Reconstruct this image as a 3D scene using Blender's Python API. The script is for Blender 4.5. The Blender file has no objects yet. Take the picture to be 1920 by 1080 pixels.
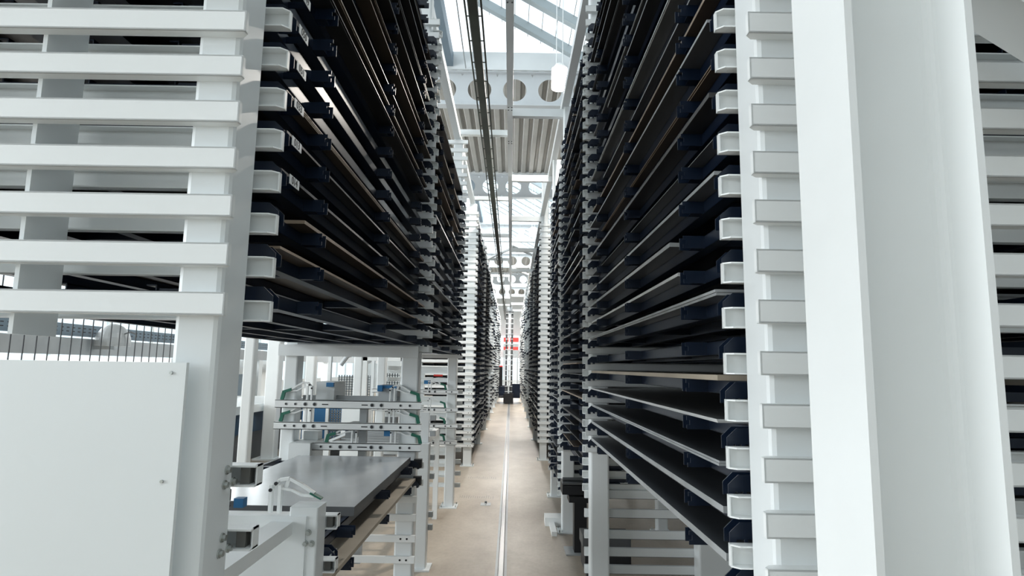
import bpy, math, random
from mathutils import Matrix, Vector
random.seed(7)
S = bpy.context.scene
COL = S.collection
PI = math.pi

# ------------------------------------------------------------------ camera
HC = 1.9
cam_d = bpy.data.cameras.new('camera')
cam_d.sensor_width = 36.0
cam_d.lens = 1148.0 / 1920.0 * 36.0
cam_d.clip_start = 0.05
cam_d.clip_end = 300
cam = bpy.data.objects.new('camera', cam_d)
COL.objects.link(cam)
cam.matrix_world = (Matrix.Translation((0, 0, HC)) @ Matrix.Rotation(PI / 2 + math.radians(7.44), 4, 'X')
                    @ Matrix.Rotation(math.radians(0.93), 4, 'Z'))
S.camera = cam

# ------------------------------------------------------------------ light
world = bpy.data.worlds.new('overcast_sky')
S.world = world
world.use_nodes = True
bg = world.node_tree.nodes['Background']
bg.inputs['Color'].default_value = (0.87, 0.95, 1.0, 1)
bg.inputs['Strength'].default_value = 1.8


def area(name, loc, rot, sx, sy, power, col=(0.92, 0.97, 1.0)):
    d = bpy.data.lights.new(name, 'AREA')
    d.shape = 'RECTANGLE'
    d.size = sx
    d.size_y = sy
    d.energy = power
    d.color = col
    o = bpy.data.objects.new(name, d)
    COL.objects.link(o)
    o.location = loc
    o.rotation_euler = rot
    return o


# daylight arriving through the window bands and the rooflights
area('daylight_left_windows_front', (-12.6, -2.4, 4.0), (0, math.radians(-90), 0), 5.0, 8.0, 1350)
area('daylight_left_windows', (-12.6, 18.0, 4.0), (0, math.radians(-90), 0), 5.0, 28.0, 3000)
area('daylight_rear_windows', (-6.0, -8.6, 4.4), (math.radians(90), 0, 0), 10.0, 5.0, 8)
area('daylight_rooflight_near', (0.5, 2.0, 10.6), (0, 0, 0), 8.0, 18.0, 35)
area('daylight_rooflight_middle', (0.5, 26.4, 10.6), (0, 0, 0), 8.0, 13.0, 3600)
area('daylight_rooflight_far', (0.5, 44.0, 10.6), (0, 0, 0), 8.0, 7.0, 3000)
area('daylight_end_window', (0.0, 51.6, 2.6), (math.radians(-90), 0, 0), 2.0, 3.6, 160)

S.view_settings.view_transform = 'Standard'
S.view_settings.look = 'None'
S.view_settings.exposure = -0.08
S.view_settings.gamma = 1.0
S.view_settings.use_curve_mapping = False
S.cycles.use_denoising = True
S.cycles.max_bounces = 8
S.cycles.diffuse_bounces = 5
S.cycles.glossy_bounces = 3
S.cycles.transparent_max_bounces = 12
S.cycles.sample_clamp_indirect = 6.0
S.cycles.caustics_reflective = False
S.cycles.caustics_refractive = False


# ------------------------------------------------------------------ materials
def mat(name, col, rough=0.45, metal=0.0, vary=0.0, scale=3.0, col2=None, stretch=None, emit=None, estr=0.0, spec=0.5, bump=0.0):
    m = bpy.data.materials.new(name)
    m.use_nodes = True
    nt = m.node_tree
    b = nt.nodes['Principled BSDF']
    b.inputs['Base Color'].default_value = (*col, 1)
    b.inputs['Roughness'].default_value = rough
    b.inputs['Metallic'].default_value = metal
    b.inputs['Specular IOR Level'].default_value = spec
    if emit:
        b.inputs['Emission Color'].default_value = (*emit, 1)
        b.inputs['Emission Strength'].default_value = estr
    if vary > 0 or col2:
        tc = nt.nodes.new('ShaderNodeTexCoord')
        mp = nt.nodes.new('ShaderNodeMapping')
        nz = nt.nodes.new('ShaderNodeTexNoise')
        nz.inputs['Scale'].default_value = scale
        nz.inputs['Detail'].default_value = 5
        if stretch:
            mp.inputs['Scale'].default_value = stretch
        rp = nt.nodes.new('ShaderNodeValToRGB')
        rp.color_ramp.elements[0].position = 0.35
        rp.color_ramp.elements[1].position = 0.68
        c2 = col2 or tuple(max(0, c * (1 - vary)) for c in col)
        rp.color_ramp.elements[0].color = (*c2, 1)
        rp.color_ramp.elements[1].color = (*col, 1)
        nt.links.new(tc.outputs['Object'], mp.inputs['Vector'])
        nt.links.new(mp.outputs['Vector'], nz.inputs['Vector'])
        nt.links.new(nz.outputs['Fac'], rp.inputs['Fac'])
        nt.links.new(rp.outputs['Color'], b.inputs['Base Color'])
        if bump:
            bp = nt.nodes.new('ShaderNodeBump')
            bp.inputs['Strength'].default_value = bump
            bp.inputs['Distance'].default_value = 0.01
            nt.links.new(nz.outputs['Fac'], bp.inputs['Height'])
            nt.links.new(bp.outputs['Normal'], b.inputs['Normal'])
    return m


WHITE = mat('white_paint', (0.80, 0.83, 0.835), 0.38, vary=0.05, scale=1.5)
WHITE2 = mat('bright_white_paint', (0.87, 0.89, 0.885), 0.4, vary=0.05, scale=2.0)
PANEL = mat('panel_white', (0.82, 0.85, 0.85), 0.5, vary=0.03, scale=1.0)
NAVY = mat('navy_paint', (0.005, 0.014, 0.036), 0.36, vary=0.3, scale=6)
BLACK = mat('black_parts', (0.012, 0.013, 0.016), 0.5)
STEEL_D = mat('dark_mill_steel', (0.030, 0.030, 0.033), 0.36, 0.3, vary=0.35, scale=2.5, stretch=(3, 0.6, 1))
STEEL_G = mat('grey_steel', (0.13, 0.14, 0.155), 0.32, 0.5, vary=0.2, scale=2.5, stretch=(3, 0.6, 1))
STEEL_B = mat('brown_steel', (0.075, 0.055, 0.040), 0.45, 0.2, vary=0.3, scale=3.0, stretch=(3, 0.6, 1))
STEEL_L = mat('bright_aluminium', (0.30, 0.31, 0.32), 0.28, 0.7, vary=0.1, scale=3.0)
STEEL_T = mat('brushed_plate', (0.78, 0.80, 0.82), 0.22, 0.45, vary=0.25, scale=1.2, stretch=(1.5, 0.7, 1))
GREYM = mat('grey_metal', (0.42, 0.44, 0.45), 0.45, 0.2, vary=0.1)
GREYD = mat('dark_grey_metal', (0.12, 0.125, 0.13), 0.5, 0.2, vary=0.1)
ZINC = mat('zinc_bolt', (0.5, 0.52, 0.5), 0.35, 0.9)
RUBBER = mat('grey_rubber', (0.13, 0.13, 0.12), 0.7)
GREEN = mat('green_plastic', (0.012, 0.13, 0.085), 0.45)
BLUE = mat('blue_plastic', (0.02, 0.15, 0.34), 0.45)
OLIVE = mat('olive_busbar', (0.075, 0.085, 0.065), 0.6, vary=0.3)
EDGE_D = mat('dark_lit_cut_edge', (0.10, 0.10, 0.10), 0.4, 0.3, vary=.3, scale=8)  # cut edges: the light they catch is put into these paler colours
EDGE_G = mat('grey_lit_cut_edge', (0.46, 0.48, 0.49), 0.4, 0.2, vary=.25, scale=8)
EDGE_B = mat('brown_lit_cut_edge', (0.40, 0.31, 0.23), 0.5, 0.1, vary=.3, scale=8)
EDGE_L = mat('bright_lit_cut_edge', (0.78, 0.79, 0.78), 0.35, 0.2, vary=.15, scale=8)
BEIGE = mat('beige_edge', (0.50, 0.43, 0.34), 0.6, vary=0.2)
STEELBLUE = mat('blue_grey_paint', (0.16, 0.22, 0.27), 0.5, vary=0.1)
RED = mat('red_vinyl', (0.80, 0.06, 0.05), 0.5)
REDGLOW = mat('red_signal_light', (0.8, 0.05, 0.04), 0.5, emit=(1, 0.12, 0.08), estr=6)
LAMP = mat('lamp_glow', (1, 1, 1), 0.5, emit=(1.0, 0.95, 0.86), estr=28)
INK = mat('black_ink', (0.01, 0.01, 0.01), 0.6)
STICK = mat('label_white', (0.75, 0.77, 0.78), 0.5)
BEAMP = mat('roof_beam_paint', (0.58, 0.61, 0.63), 0.5, vary=.05)
RAFT = mat('rafter_paint', (0.33, 0.38, 0.40), 0.5)
DECK = mat('trapezoid_deck', (0.40, 0.39, 0.36), 0.5, 0.1, vary=0.08)
WALLM = mat('wall_cladding', (0.72, 0.75, 0.76), 0.55, vary=0.04)


def floor_material():
    m = mat('floor_concrete', (0.56, 0.475, 0.385), 0.42, spec=0.4)
    nt = m.node_tree
    b = nt.nodes['Principled BSDF']
    tc = nt.nodes.new('ShaderNodeTexCoord')
    mp = nt.nodes.new('ShaderNodeMapping')
    mp.inputs['Scale'].default_value = (1.0, 0.55, 1)
    n1 = nt.nodes.new('ShaderNodeTexNoise')
    n1.inputs['Scale'].default_value = 1.6
    n1.inputs['Detail'].default_value = 8
    n1.inputs['Roughness'].default_value = 0.62
    n2 = nt.nodes.new('ShaderNodeTexNoise')
    n2.inputs['Scale'].default_value = 28
    n2.inputs['Detail'].default_value = 4
    r1 = nt.nodes.new('ShaderNodeValToRGB')
    r1.color_ramp.elements[0].position = 0.30
    r1.color_ramp.elements[0].color = (0.33, 0.265, 0.205, 1)
    r1.color_ramp.elements[1].position = 0.68
    r1.color_ramp.elements[1].color = (0.50, 0.43, 0.35, 1)
    mx = nt.nodes.new('ShaderNodeMixRGB')
    mx.blend_type = 'MULTIPLY'
    mx.inputs['Fac'].default_value = 0.35
    r2 = nt.nodes.new('ShaderNodeValToRGB')
    r2.color_ramp.elements[0].position = 0.3
    r2.color_ramp.elements[0].color = (0.75, 0.74, 0.72, 1)
    r2.color_ramp.elements[1].position = 0.6
    L = nt.links.new
    L(tc.outputs['Object'], mp.inputs['Vector'])
    L(mp.outputs['Vector'], n1.inputs['Vector'])
    L(mp.outputs['Vector'], n2.inputs['Vector'])
    L(n1.outputs['Fac'], r1.inputs['Fac'])
    L(n2.outputs['Fac'], r2.inputs['Fac'])
    L(r1.outputs['Color'], mx.inputs['Color1'])
    L(r2.outputs['Color'], mx.inputs['Color2'])
    L(mx.outputs['Color'], b.inputs['Base Color'])
    bp = nt.nodes.new('ShaderNodeBump')
    bp.inputs['Strength'].default_value = 0.08
    L(n2.outputs['Fac'], bp.inputs['Height'])
    L(bp.outputs['Normal'], b.inputs['Normal'])
    return m


def pane_material(name, tint, clear):
    m = bpy.data.materials.new(name)
    m.use_nodes = True
    nt = m.node_tree
    nt.nodes.remove(nt.nodes['Principled BSDF'])
    out = nt.nodes['Material Output']
    t = nt.nodes.new('ShaderNodeBsdfTransparent')
    t.inputs['Color'].default_value = (*tint, 1)
    g = nt.nodes.new('ShaderNodeBsdfGlossy')
    g.inputs['Roughness'].default_value = 0.15
    x = nt.nodes.new('ShaderNodeMixShader')
    x.inputs['Fac'].default_value = 1 - clear
    nt.links.new(t.outputs[0], x.inputs[1])
    nt.links.new(g.outputs[0], x.inputs[2])
    nt.links.new(x.outputs[0], out.inputs['Surface'])
    return m


GLASS = pane_material('window_glass', (0.93, 0.97, 0.98), 0.93)
FLOORM = floor_material()


# ------------------------------------------------------------------ mesh builder
class MB:
    def __init__(self, sx=1):
        self.v, self.f, self.m, self.mats = [], [], [], []
        self.sx = sx

    def mi(self, m):
        if m not in self.mats:
            self.mats.append(m)
        return self.mats.index(m)

    def add(self, vs, fs, m):
        n = len(self.v)
        k = self.mi(m)
        self.v += [(x * self.sx, y, z) for x, y, z in vs]
        for f in fs:
            f = [i + n for i in f]
            if self.sx < 0:
                f.reverse()
            self.f.append(f)
            self.m.append(k)
        return self

    def box(self, x0, x1, y0, y1, z0, z1, m, c=0.0):
        if x0 > x1: x0, x1 = x1, x0
        if y0 > y1: y0, y1 = y1, y0
        if z0 > z1: z0, z1 = z1, z0
        if c:   # chamfered vertical edges
            p = [(x0 + c, y0), (x1 - c, y0), (x1 - c * .3, y0 + c * .3), (x1, y0 + c), (x1, y1 - c), (x1 - c * .3, y1 - c * .3), (x1 - c, y1),
                 (x0 + c, y1), (x0 + c * .3, y1 - c * .3), (x0, y1 - c), (x0, y0 + c), (x0 + c * .3, y0 + c * .3)]
            return self.prism(p, z0, z1, 'z', m)
        vs = [(x0, y0, z0), (x1, y0, z0), (x1, y1, z0), (x0, y1, z0), (x0, y0, z1), (x1, y0, z1), (x1, y1, z1), (x0, y1, z1)]
        return self.add(vs, [(0, 3, 2, 1), (4, 5, 6, 7), (0, 1, 5, 4), (1, 2, 6, 5), (2, 3, 7, 6), (3, 0, 4, 7)], m)

    def prism(self, p, a, b, axis, m):
        """polygon p (counter-clockwise seen from +axis) swept from a to b"""
        n = len(p)
        ar = sum(p[i][0] * p[(i + 1) % n][1] - p[(i + 1) % n][0] * p[i][1] for i in range(n))
        if ar < 0:
            p = list(reversed(p))
        if axis == 'z':
            f = lambda u, w, t: (u, w, t)
        elif axis == 'x':
            f = lambda u, w, t: (t, u, w)
        else:            # p given as (x, z)
            f = lambda u, w, t: (u, t, w)
            a, b = b, a
        vs = [f(u, w, a) for u, w in p] + [f(u, w, b) for u, w in p]
        fs = [tuple(reversed(range(n))), tuple(range(n, 2 * n))]
        for i in range(n):
            j = (i + 1) % n
            fs.append((i, j, n + j, n + i))
        return self.add(vs, fs, m)

    def bar(self, p, q, w, h, m):
        """box beam from p to q, w wide and h tall"""
        p, q = Vector(p), Vector(q)
        d = (q - p).normalized()
        up = Vector((0, 0, 1)) if abs(d.z) < 0.95 else Vector((0, 1, 0))
        s = d.cross(up).normalized()
        u = s.cross(d)
        vs = []
        for e in (p, q):
            for a, b in ((-1, -1), (1, -1), (1, 1), (-1, 1)):
                vs.append(tuple(e + s * a * w / 2 + u * b * h / 2))
        return self.add(vs, [(0, 3, 2, 1)[::-1], (4, 5, 6, 7)[::-1], (0, 1, 5, 4)[::-1], (1, 2, 6, 5)[::-1], (2, 3, 7, 6)[::-1], (3, 0, 4, 7)[::-1]], m)

    def cyl(self, p, q, r, m, n=14, r2=None, cap=True):
        p, q = Vector(p), Vector(q)
        r2 = r if r2 is None else r2
        d = (q - p).normalized()
        up = Vector((0, 0, 1)) if abs(d.z) < 0.9 else Vector((1, 0, 0))
        s = d.cross(up).normalized()
        u = s.cross(d)
        vs = []
        for e, rr in ((p, r), (q, r2)):
            for i in range(n):
                t = 2 * PI * i / n
                vs.append(tuple(e + s * math.cos(t) * rr + u * math.sin(t) * rr))
        fs = [(i, n + i, n + (i + 1) % n, (i + 1) % n) for i in range(n)]
        if cap:
            fs += [tuple(range(n)), tuple(reversed(range(n, 2 * n)))]
        return self.add(vs, fs, m)

    def tube(self, pts, r, m, n=8):
        for i in range(len(pts) - 1):
            self.cyl(pts[i], pts[i + 1], r, m, n)
        return self

    def disc(self, c, r, nrm, m, n=16, dep=0.004):
        c = Vector(c)
        nrm = Vector(nrm)
        return self.cyl(c, c + nrm * dep, r, m, n)

    def mesh(self, name):
        me = bpy.data.meshes.new(name)
        me.from_pydata(self.v, [], self.f)
        for mm in self.mats:
            me.materials.append(mm)
        me.polygons.foreach_set('material_index', self.m)
        me.update()
        return me

    def build(self, name, parent=None, loc=None):
        return link(name, self.mesh(name), parent, loc)


def link(name, me, parent=None, loc=None):
    o = bpy.data.objects.new(name, me)
    COL.objects.link(o)
    if parent:
        o.parent = parent
    if loc:
        o.location = loc
    return o


def tag(o, label, cat, group=None):
    o['label'] = label
    o['category'] = cat
    if group:
        o['group'] = group
    return o


def thing(name, label, cat, loc=(0, 0, 0), group=None):
    o = bpy.data.objects.new(name, None)
    o.empty_display_size = 0.05
    COL.objects.link(o)
    o.location = loc
    return tag(o, label, cat, group)


def struct(name, mb):
    o = mb.build(name)
    o['kind'] = 'structure'
    return o


ORD = ['lowest', 'second', 'third', 'fourth', 'fifth', 'sixth', 'seventh', 'eighth', 'ninth', 'tenth', 'eleventh', 'twelfth', 'thirteenth',
       'fourteenth', 'fifteenth', 'sixteenth', 'seventeenth', 'eighteenth', 'nineteenth', 'twentieth']
TENS = {2: 'twenty', 3: 'thirty', 4: 'forty'}


def ordinal(i):
    """0 -> lowest, 1 -> second lowest ..."""
    if i == 0:
        return 'lowest'
    if i < 20:
        return ORD[i] + ' lowest'
    t, u = divmod(i + 1, 10)
    if u == 0:
        return {3: 'thirtieth', 4: 'fortieth'}[t] + ' lowest'
    return TENS[t] + '-' + ('first' if u == 1 else ORD[u - 1]) + ' lowest'


NTH = ['nearest', 'second', 'third', 'fourth', 'fifth', 'sixth', 'seventh', 'eighth', 'ninth', 'tenth', 'eleventh', 'twelfth']

# ------------------------------------------------------------------ the hall
struct('floor', MB().box(-13, 9, -9, 52, -0.2, 0, FLOORM))


def trapezoid_deck(mb, x0, x1, y0, y1, z, m, pitch=0.25, dep=0.07, t=0.02):
    x = x0
    prof_lo = []
    while x < x1:
        prof_lo += [(x, z), (x + pitch * .45, z), (x + pitch * .6, z + dep), (x + pitch * .85, z + dep)]
        x += pitch
    prof_hi = [(a, b + t) for a, b in prof_lo]
    n = len(prof_lo)
    vs = [(a, y0, b) for a, b in prof_lo] + [(a, y1, b) for a, b in prof_lo] + [(a, y0, b) for a, b in prof_hi] + [(a, y1, b) for a, b in prof_hi]
    fs = []
    for i in range(n - 1):
        fs.append((i, n + i, n + i + 1, i + 1))
        fs.append((2 * n + i, 2 * n + i + 1, 3 * n + i + 1, 3 * n + i))
    mb.add(vs, fs, m)


ZB, ZT = 7.42, 8.12      # bottom and top of the roof beams
BEAMS = [5.4, 12.4, 19.4, 26.4, 33.4, 40.4, 47.4]
decks = [(12.4, 19.4), (33.4, 40.4), (-9, -5.0)]
skies = [(-5.0, 5.4), (5.4, 12.4), (19.4, 26.4), (26.4, 33.4), (40.4, 47.4)]
mb = MB()
for a, b in decks:
    trapezoid_deck(mb, -13, 9, a, b, ZT + 0.06, DECK)
for a, b in skies:
    trapezoid_deck(mb, -13, -4.2, a, b, ZT + 0.06, DECK)
    trapezoid_deck(mb, 3.4, 9, a, b, ZT + 0.06, DECK)
trapezoid_deck(mb, -13, 9, 47.4, 52, ZT + 0.06, DECK)
struct('ceiling', mb)

# pitched rooflights: glazing falling to the right from a ridge, steeper pane on the left
RX, RZ = -1.45, 9.95
EX, EZ = 3.4, 9.95 - 0.573 * 4.85 + 0.95
nwin = 1
ctop = 9.16
SL = -0.573
xe = 1.75
for a, b in skies:
    n = nwin
    pane = MB()
    zr, ze = ctop + SL * RX, ctop + SL * xe
    pane.add([(RX, a, zr), (xe, a, ze), (xe, b, ze), (RX, b, zr)], [(0, 1, 2, 3)], GLASS)
    pane.add([(xe, a, ze), (3.4, a, ZT + .1), (3.4, b, ZT + .1), (xe, b, ze)], [(0, 1, 2, 3)], GLASS)
    pane.add([(-4.2, a, ZT + .1), (RX, a, zr), (RX, b, zr), (-4.2, b, ZT + .1)], [(0, 1, 2, 3)], GLASS)
    po = struct('window_%d' % n, pane)
    fr = MB()
    y = b - 0.45
    while y > a + 0.1:
        fr.bar((RX, y, zr - .09), (xe, y, ze - .09), 0.16, 0.16, RAFT)
        fr.bar((-4.2, y, ZT + .08), (RX, y, zr - .03), 0.05, 0.06, WHITE)
        fr.bar((xe, y, ze - .03), (3.4, y, ZT + .08), 0.16, 0.14, RAFT)
        y -= 1.05 if a < 15 else 0.86
    # thin sprossen between the rafters
    x = RX + 0.3
    while x < xe:
        fr.bar((x, a, ctop + SL * x - .01), (x, b, ctop + SL * x - .01), 0.012, 0.025, GREYM)
        x += 0.28
    fo = fr.build('rafters', po)
    nwin += 1

kb = MB()
for y in BEAMS:
    kb.box(-12.9, 8.9, y + .12, y + .16, ZT + .03, ZT + .42, WALLM).box(-12.9, 8.9, y - .16, y - .12, ZT + .03, ZT + .42, WALLM)
struct('trim_1', kb)

# walls
def wall_with_openings(name, axis, at, u0, u1, zt, z0, z1, mull, th=0.2):
    """wall plane with a window band between z0 and z1; returns next window"""
    global nwin
    w, g, fr = MB(), MB(), MB()
    def bx(mb, ua, ub, za, zb, m, t=th, off=0.0):
        if axis == 'x':
            mb.box(at - t / 2 + off, at + t / 2 + off, ua, ub, za, zb, m)
        else:
            mb.box(ua, ub, at - t / 2 + off, at + t / 2 + off, za, zb, m)
    bx(w, u0, u1, 0, z0, WALLM)
    bx(w, u0, u1, z1, zt, WALLM)
    struct(name, w)
    bx(g, u0, u1, z0, z1, GLASS, 0.01)
    go = struct('window_%d' % nwin, g)
    nwin += 1
    u = u0
    while u <= u1 + .01:
        bx(fr, u - .05, u + .05, z0, z1, WHITE, 0.1)
        u += mull
    zz = z0
    while zz < z1:
        bx(fr, u0, u1, zz - .03, zz + .03, WHITE, 0.08)
        zz += 1.3
    fr.build('window_frame', go)


wall_with_openings('wall_left', 'x', -13, -9, 52, 8.3, 1.0, 6.6, 2.4)
wall_with_openings('wall_back', 'y', -9, -13, 9, 8.3, 3.8, 5.2, 2.2)
struct('wall_right', MB().box(8.9, 9.1, -9, 52, 0, 8.3, WALLM))
w = MB()
w.box(-13, -1.1, 51.9, 52.1, 0, 8.3, WALLM).box(1.0, 9, 51.9, 52.1, 0, 8.3, WALLM)
w.box(-1.1, 1.0, 51.9, 52.1, 4.6, 8.3, WALLM).box(-1.1, 1.0, 51.9, 52.1, 2.75, 3.4, WALLM).box(-1.1, 1.0, 51.9, 52.1, 0, .9, WALLM)
struct('wall_end', w)
g = struct('window_%d' % nwin, MB().box(-1.1, 1.0, 51.98, 52.0, 0.9, 2.75, GLASS).box(-1.1, 1.0, 51.98, 52.0, 3.4, 4.6, GLASS))
MB().box(-.02, .02, 51.94, 52.0, .9, 2.75, WHITE).box(-1.1, 1.0, 51.94, 52.0, 2.3, 2.34, WHITE).build('window_frame', g)


# cellular roof beams
def cell_beam(y, idx, z0=ZB, z1=ZT):
    mb = MB()
    x0, x1, sp, r = -12.9, 8.9, 0.75, 0.25
    zc = (z0 + z1) / 2
    t = 0.016
    k = 12
    xs = x0 + ((-0.03 - x0) % sp) - 0
    # solid end fillers then cells of width sp, each with a round hole
    x = -0.03 + 0.02 - sp / 2 - sp * int((-0.03 - x0) / sp)
    mb.box(x0, x, y - t / 2, y + t / 2, z0, z1, BEAMP)
    while x + sp < x1:
        cx = x + sp / 2
        ring, outer = [], []
        for i in range(4 * k):
            a = 2 * PI * i / (4 * k)
            c, s_ = math.cos(a), math.sin(a)
            ring.append((cx + r * c, zc + r * s_))
            q = min((sp / 2) / max(abs(c), 1e-6), ((z1 - z0) / 2) / max(abs(s_), 1e-6))
            outer.append((cx + q * c, zc + q * s_))
        n = 4 * k
        vs = [(u, y - t / 2, w_) for u, w_ in ring] + [(u, y - t / 2, w_) for u, w_ in outer] + \
             [(u, y + t / 2, w_) for u, w_ in ring] + [(u, y + t / 2, w_) for u, w_ in outer]
        fs = []
        for i in range(n):
            j = (i + 1) % n
            fs += [(i, n + i, n + j, j)[::-1], (2 * n + i, 2 * n + j, 3 * n + j, 3 * n + i)[::-1], (i, j, 2 * n + j, 2 * n + i)]
        mb.add(vs, fs, BEAMP)
        x += sp
    mb.box(x, x1, y - t / 2, y + t / 2, z0, z1, BEAMP)
    root = thing('roof_beam', 'grey steel roof beam with round holes spanning the hall, %s from the viewer' % NTH[idx].replace('nearest', 'first'), 'roof beam',
                 (0, y, 0), 'cellular roof beams')
    o = mb.build('web', root, (0, -y, 0))
    MB().box(x0, x1, y - .11, y + .11, z0 - .03, z0, BEAMP).build('lower_flange', root, (0, -y, 0))
    MB().box(x0, x1, y - .11, y + .11, z1, z1 + .03, BEAMP).build('upper_flange', root, (0, -y, 0))


for i, y in enumerate(BEAMS):
    cell_beam(y, i)

# dark purlin left of the aisle and its tie rods
for ya, yb, w_ in ((5.5, 12.22, 'nearer'), (19.55, 26.22, 'further')):
    tag(MB().box(-1.56, -1.32, ya, yb, 8.2, 8.5, STEELBLUE).build('roof_purlin'), 'dark blue-grey steel purlin running lengthways under the %s rooflight, left of aisle' % w_, 'purlin')
mb = MB()
for x in (-1.05, -0.85):
    mb.cyl((x, 12.2, 8.15), (x - .1, 9.6, 8.9), 0.012, GREYM, 6).cyl((x - .1, 9.6, 8.9), (x + .1, 7.6, 8.3), 0.012, GREYM, 6)
tag(mb.build('tie_rods'), 'thin grey wire stays hanging beside the dark purlin under the rooflight', 'wire stay')

# ------------------------------------------------------------------ racks
P = 0.125


def rail_mesh(sx, near, x_out, h=0.0575, dep=0.035, slot=True):
    """C-channel rail; local x=0 at the aisle tip, y=0 at the post face, top at z=0.
    near=True: stands on the viewer's side of the post (web towards viewer)"""
    mb = MB(sx)
    d = -1 if near else 1
    t = 0.004
    c = 0.018
    mb.box(0, x_out, d * dep, d * (dep - t), -h, 0, WHITE2)
    for z in (-t, -h):
        mb.prism([(c, 0), (x_out, 0), (x_out, d * dep), (0, d * dep), (0, d * c)], z, z + t, 'z', WHITE2)
    if slot:
        mb.box(0, t, d * c, d * dep, -h, 0, WHITE2)
        if not near:
            mb.box(t, t + .0015, d * (c + .004), d * (c + .010), -h * .72, -h * .35, GREYD)
    return mb.mesh('rail')


RAILS = {}


def rail(sx, near, x_out, holes=False, h=0.0575):
    key = (sx, near, round(x_out, 3), holes, h)
    if key not in RAILS:
        me = rail_mesh(sx, near, x_out, h)
        if holes:
            mb = MB(sx)
            for hx in (0.06, 0.11):
                mb.disc((hx, -.035, -h / 2), 0.009, (0, -1, 0), GREYD, 10, .002)
            # merge hole marks into the same rail mesh
            n = len(me.vertices)
            vs = [tuple(v.co) for v in me.vertices] + mb.v
            fs = [tuple(p.vertices) for p in me.polygons] + [tuple(i + n for i in f) for f in mb.f]
            m2 = bpy.data.meshes.new('rail')
            m2.from_pydata(vs, [], fs)
            for mm in list(me.materials) + [GREYD]:
                m2.materials.append(mm)
            ix = [p.material_index for p in me.polygons] + [len(me.materials)] * len(mb.f)
            m2.polygons.foreach_set('material_index', ix)
            me = m2
        RAILS[key] = me
    return RAILS[key]


FRAMES = []


def rack_frame(side, yc, near, far, tip, label, posts, ztop=5.22, xfar=1.75, near_tip=None, holes_below=None, merged=False, post_dy=0.075, bolts=None):
    """side -1 left, +1 right; near/far: rail-top heights on the two faces; posts: (x0,x1,z0,z1)"""
    root = thing('rack_frame', label, 'storage rack frame', (side * posts[0][0], yc, 0), 'upright frames of the tower racks')
    ox, oy = side * posts[0][0], yc
    acc = MB()
    for i, (x0, x1, z0, z1) in enumerate(posts):
        mb = MB(side) if not merged else acc
        if merged:
            xa, xb = sorted((side * x0, side * x1))
            mb.box(xa - ox, xb - ox, -post_dy, post_dy, z0, z1, WHITE, 0.01)
            if z0 == 0:
                mb.box(xa - ox - .05, xb - ox + .05, -.13, .13, 0, .015, WHITE)
        else:
            xs = posts[0][0]
            mb.box(x0 - xs, x1 - xs, -post_dy, post_dy, z0, z1, WHITE, 0.014 if x1 - x0 > .05 else 0)
            po = mb.build('post', root)
            if z0 == 0:
                bp = MB(side).box(x0 - xs - .05, x1 - xs + .05, -.13, .13, 0, .015, WHITE)
                for bx_, by_ in ((x0 - xs - .03, -.1), (x1 - xs + .03, -.1), (x0 - xs - .03, .1), (x1 - xs + .03, .1)):
                    bp.cyl((bx_, by_, .015), (bx_, by_, .04), .01, ZINC, 6)
                bp.build('base_plate', po)
            if i == 0 and bolts:
                for yb, zb in bolts:
                    b = MB()
                    xx = 0 if side < 0 else 0
                    sgn = -side
                    b.cyl((0, yb, zb), (sgn * .004, yb, zb), .012, ZINC, 12).cyl((sgn * .004, yb, zb), (sgn * .012, yb, zb), .008, ZINC, 6)
                    b.build('bolt', po)
    for nr, zs in ((True, near), (False, far)):
        tp = (near_tip if (nr and near_tip is not None) else tip)
        for z in zs:
            hl = bool(holes_below and z < holes_below and nr)
            me = rail(side, nr, xfar - tp, hl)
            yy = (-post_dy if nr else post_dy)
            if merged:
                n = len(acc.v)
                km = [acc.mi(mm) for mm in me.materials]
                acc.v += [(v.co.x + side * tp - ox, v.co.y + yy, v.co.z + z) for v in me.vertices]
                for p_ in me.polygons:
                    acc.f.append([i + n for i in p_.vertices])
                    acc.m.append(km[p_.material_index])
            else:
                link('rail', me, root, (side * tp - ox, yy, z))
    if merged:
        # a single small mesh: the far copy is too small to show its parts
        me = acc.mesh('rack_frame')
        nm = root['label']
        bpy.data.objects.remove(root)
        o = link('rack_frame', me, None, (ox, oy, 0))
        tag(o, nm, 'storage rack frame', 'upright frames of the tower racks')
        root = o
    FRAMES.append(root)
    return root


def lv(k0, k1, p=P, z=1.95):
    return [z + p * k for k in range(k0, k1 + 1)]


LT, RT = 0.676, 0.585
LP, RP = 0.738, 0.631
L_Y = [1.62, 5.17, 8.72, 12.27, 15.8, 19.35, 22.9, 26.5, 30.1, 33.7, 37.3, 41.0]
R_Y = [1.588, 4.93, 7.53, 9.54, 13.2, 16.8, 20.4, 24.0, 27.6, 31.2, 34.8, 38.4, 42.0]
R_FAR2 = [1.0 + 0.1 * i for i in range(38)]
R_FAR3 = [0.45 + 0.1 * i for i in range(41)]
FULL = [0.42 + P * i for i in range(38)]

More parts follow.
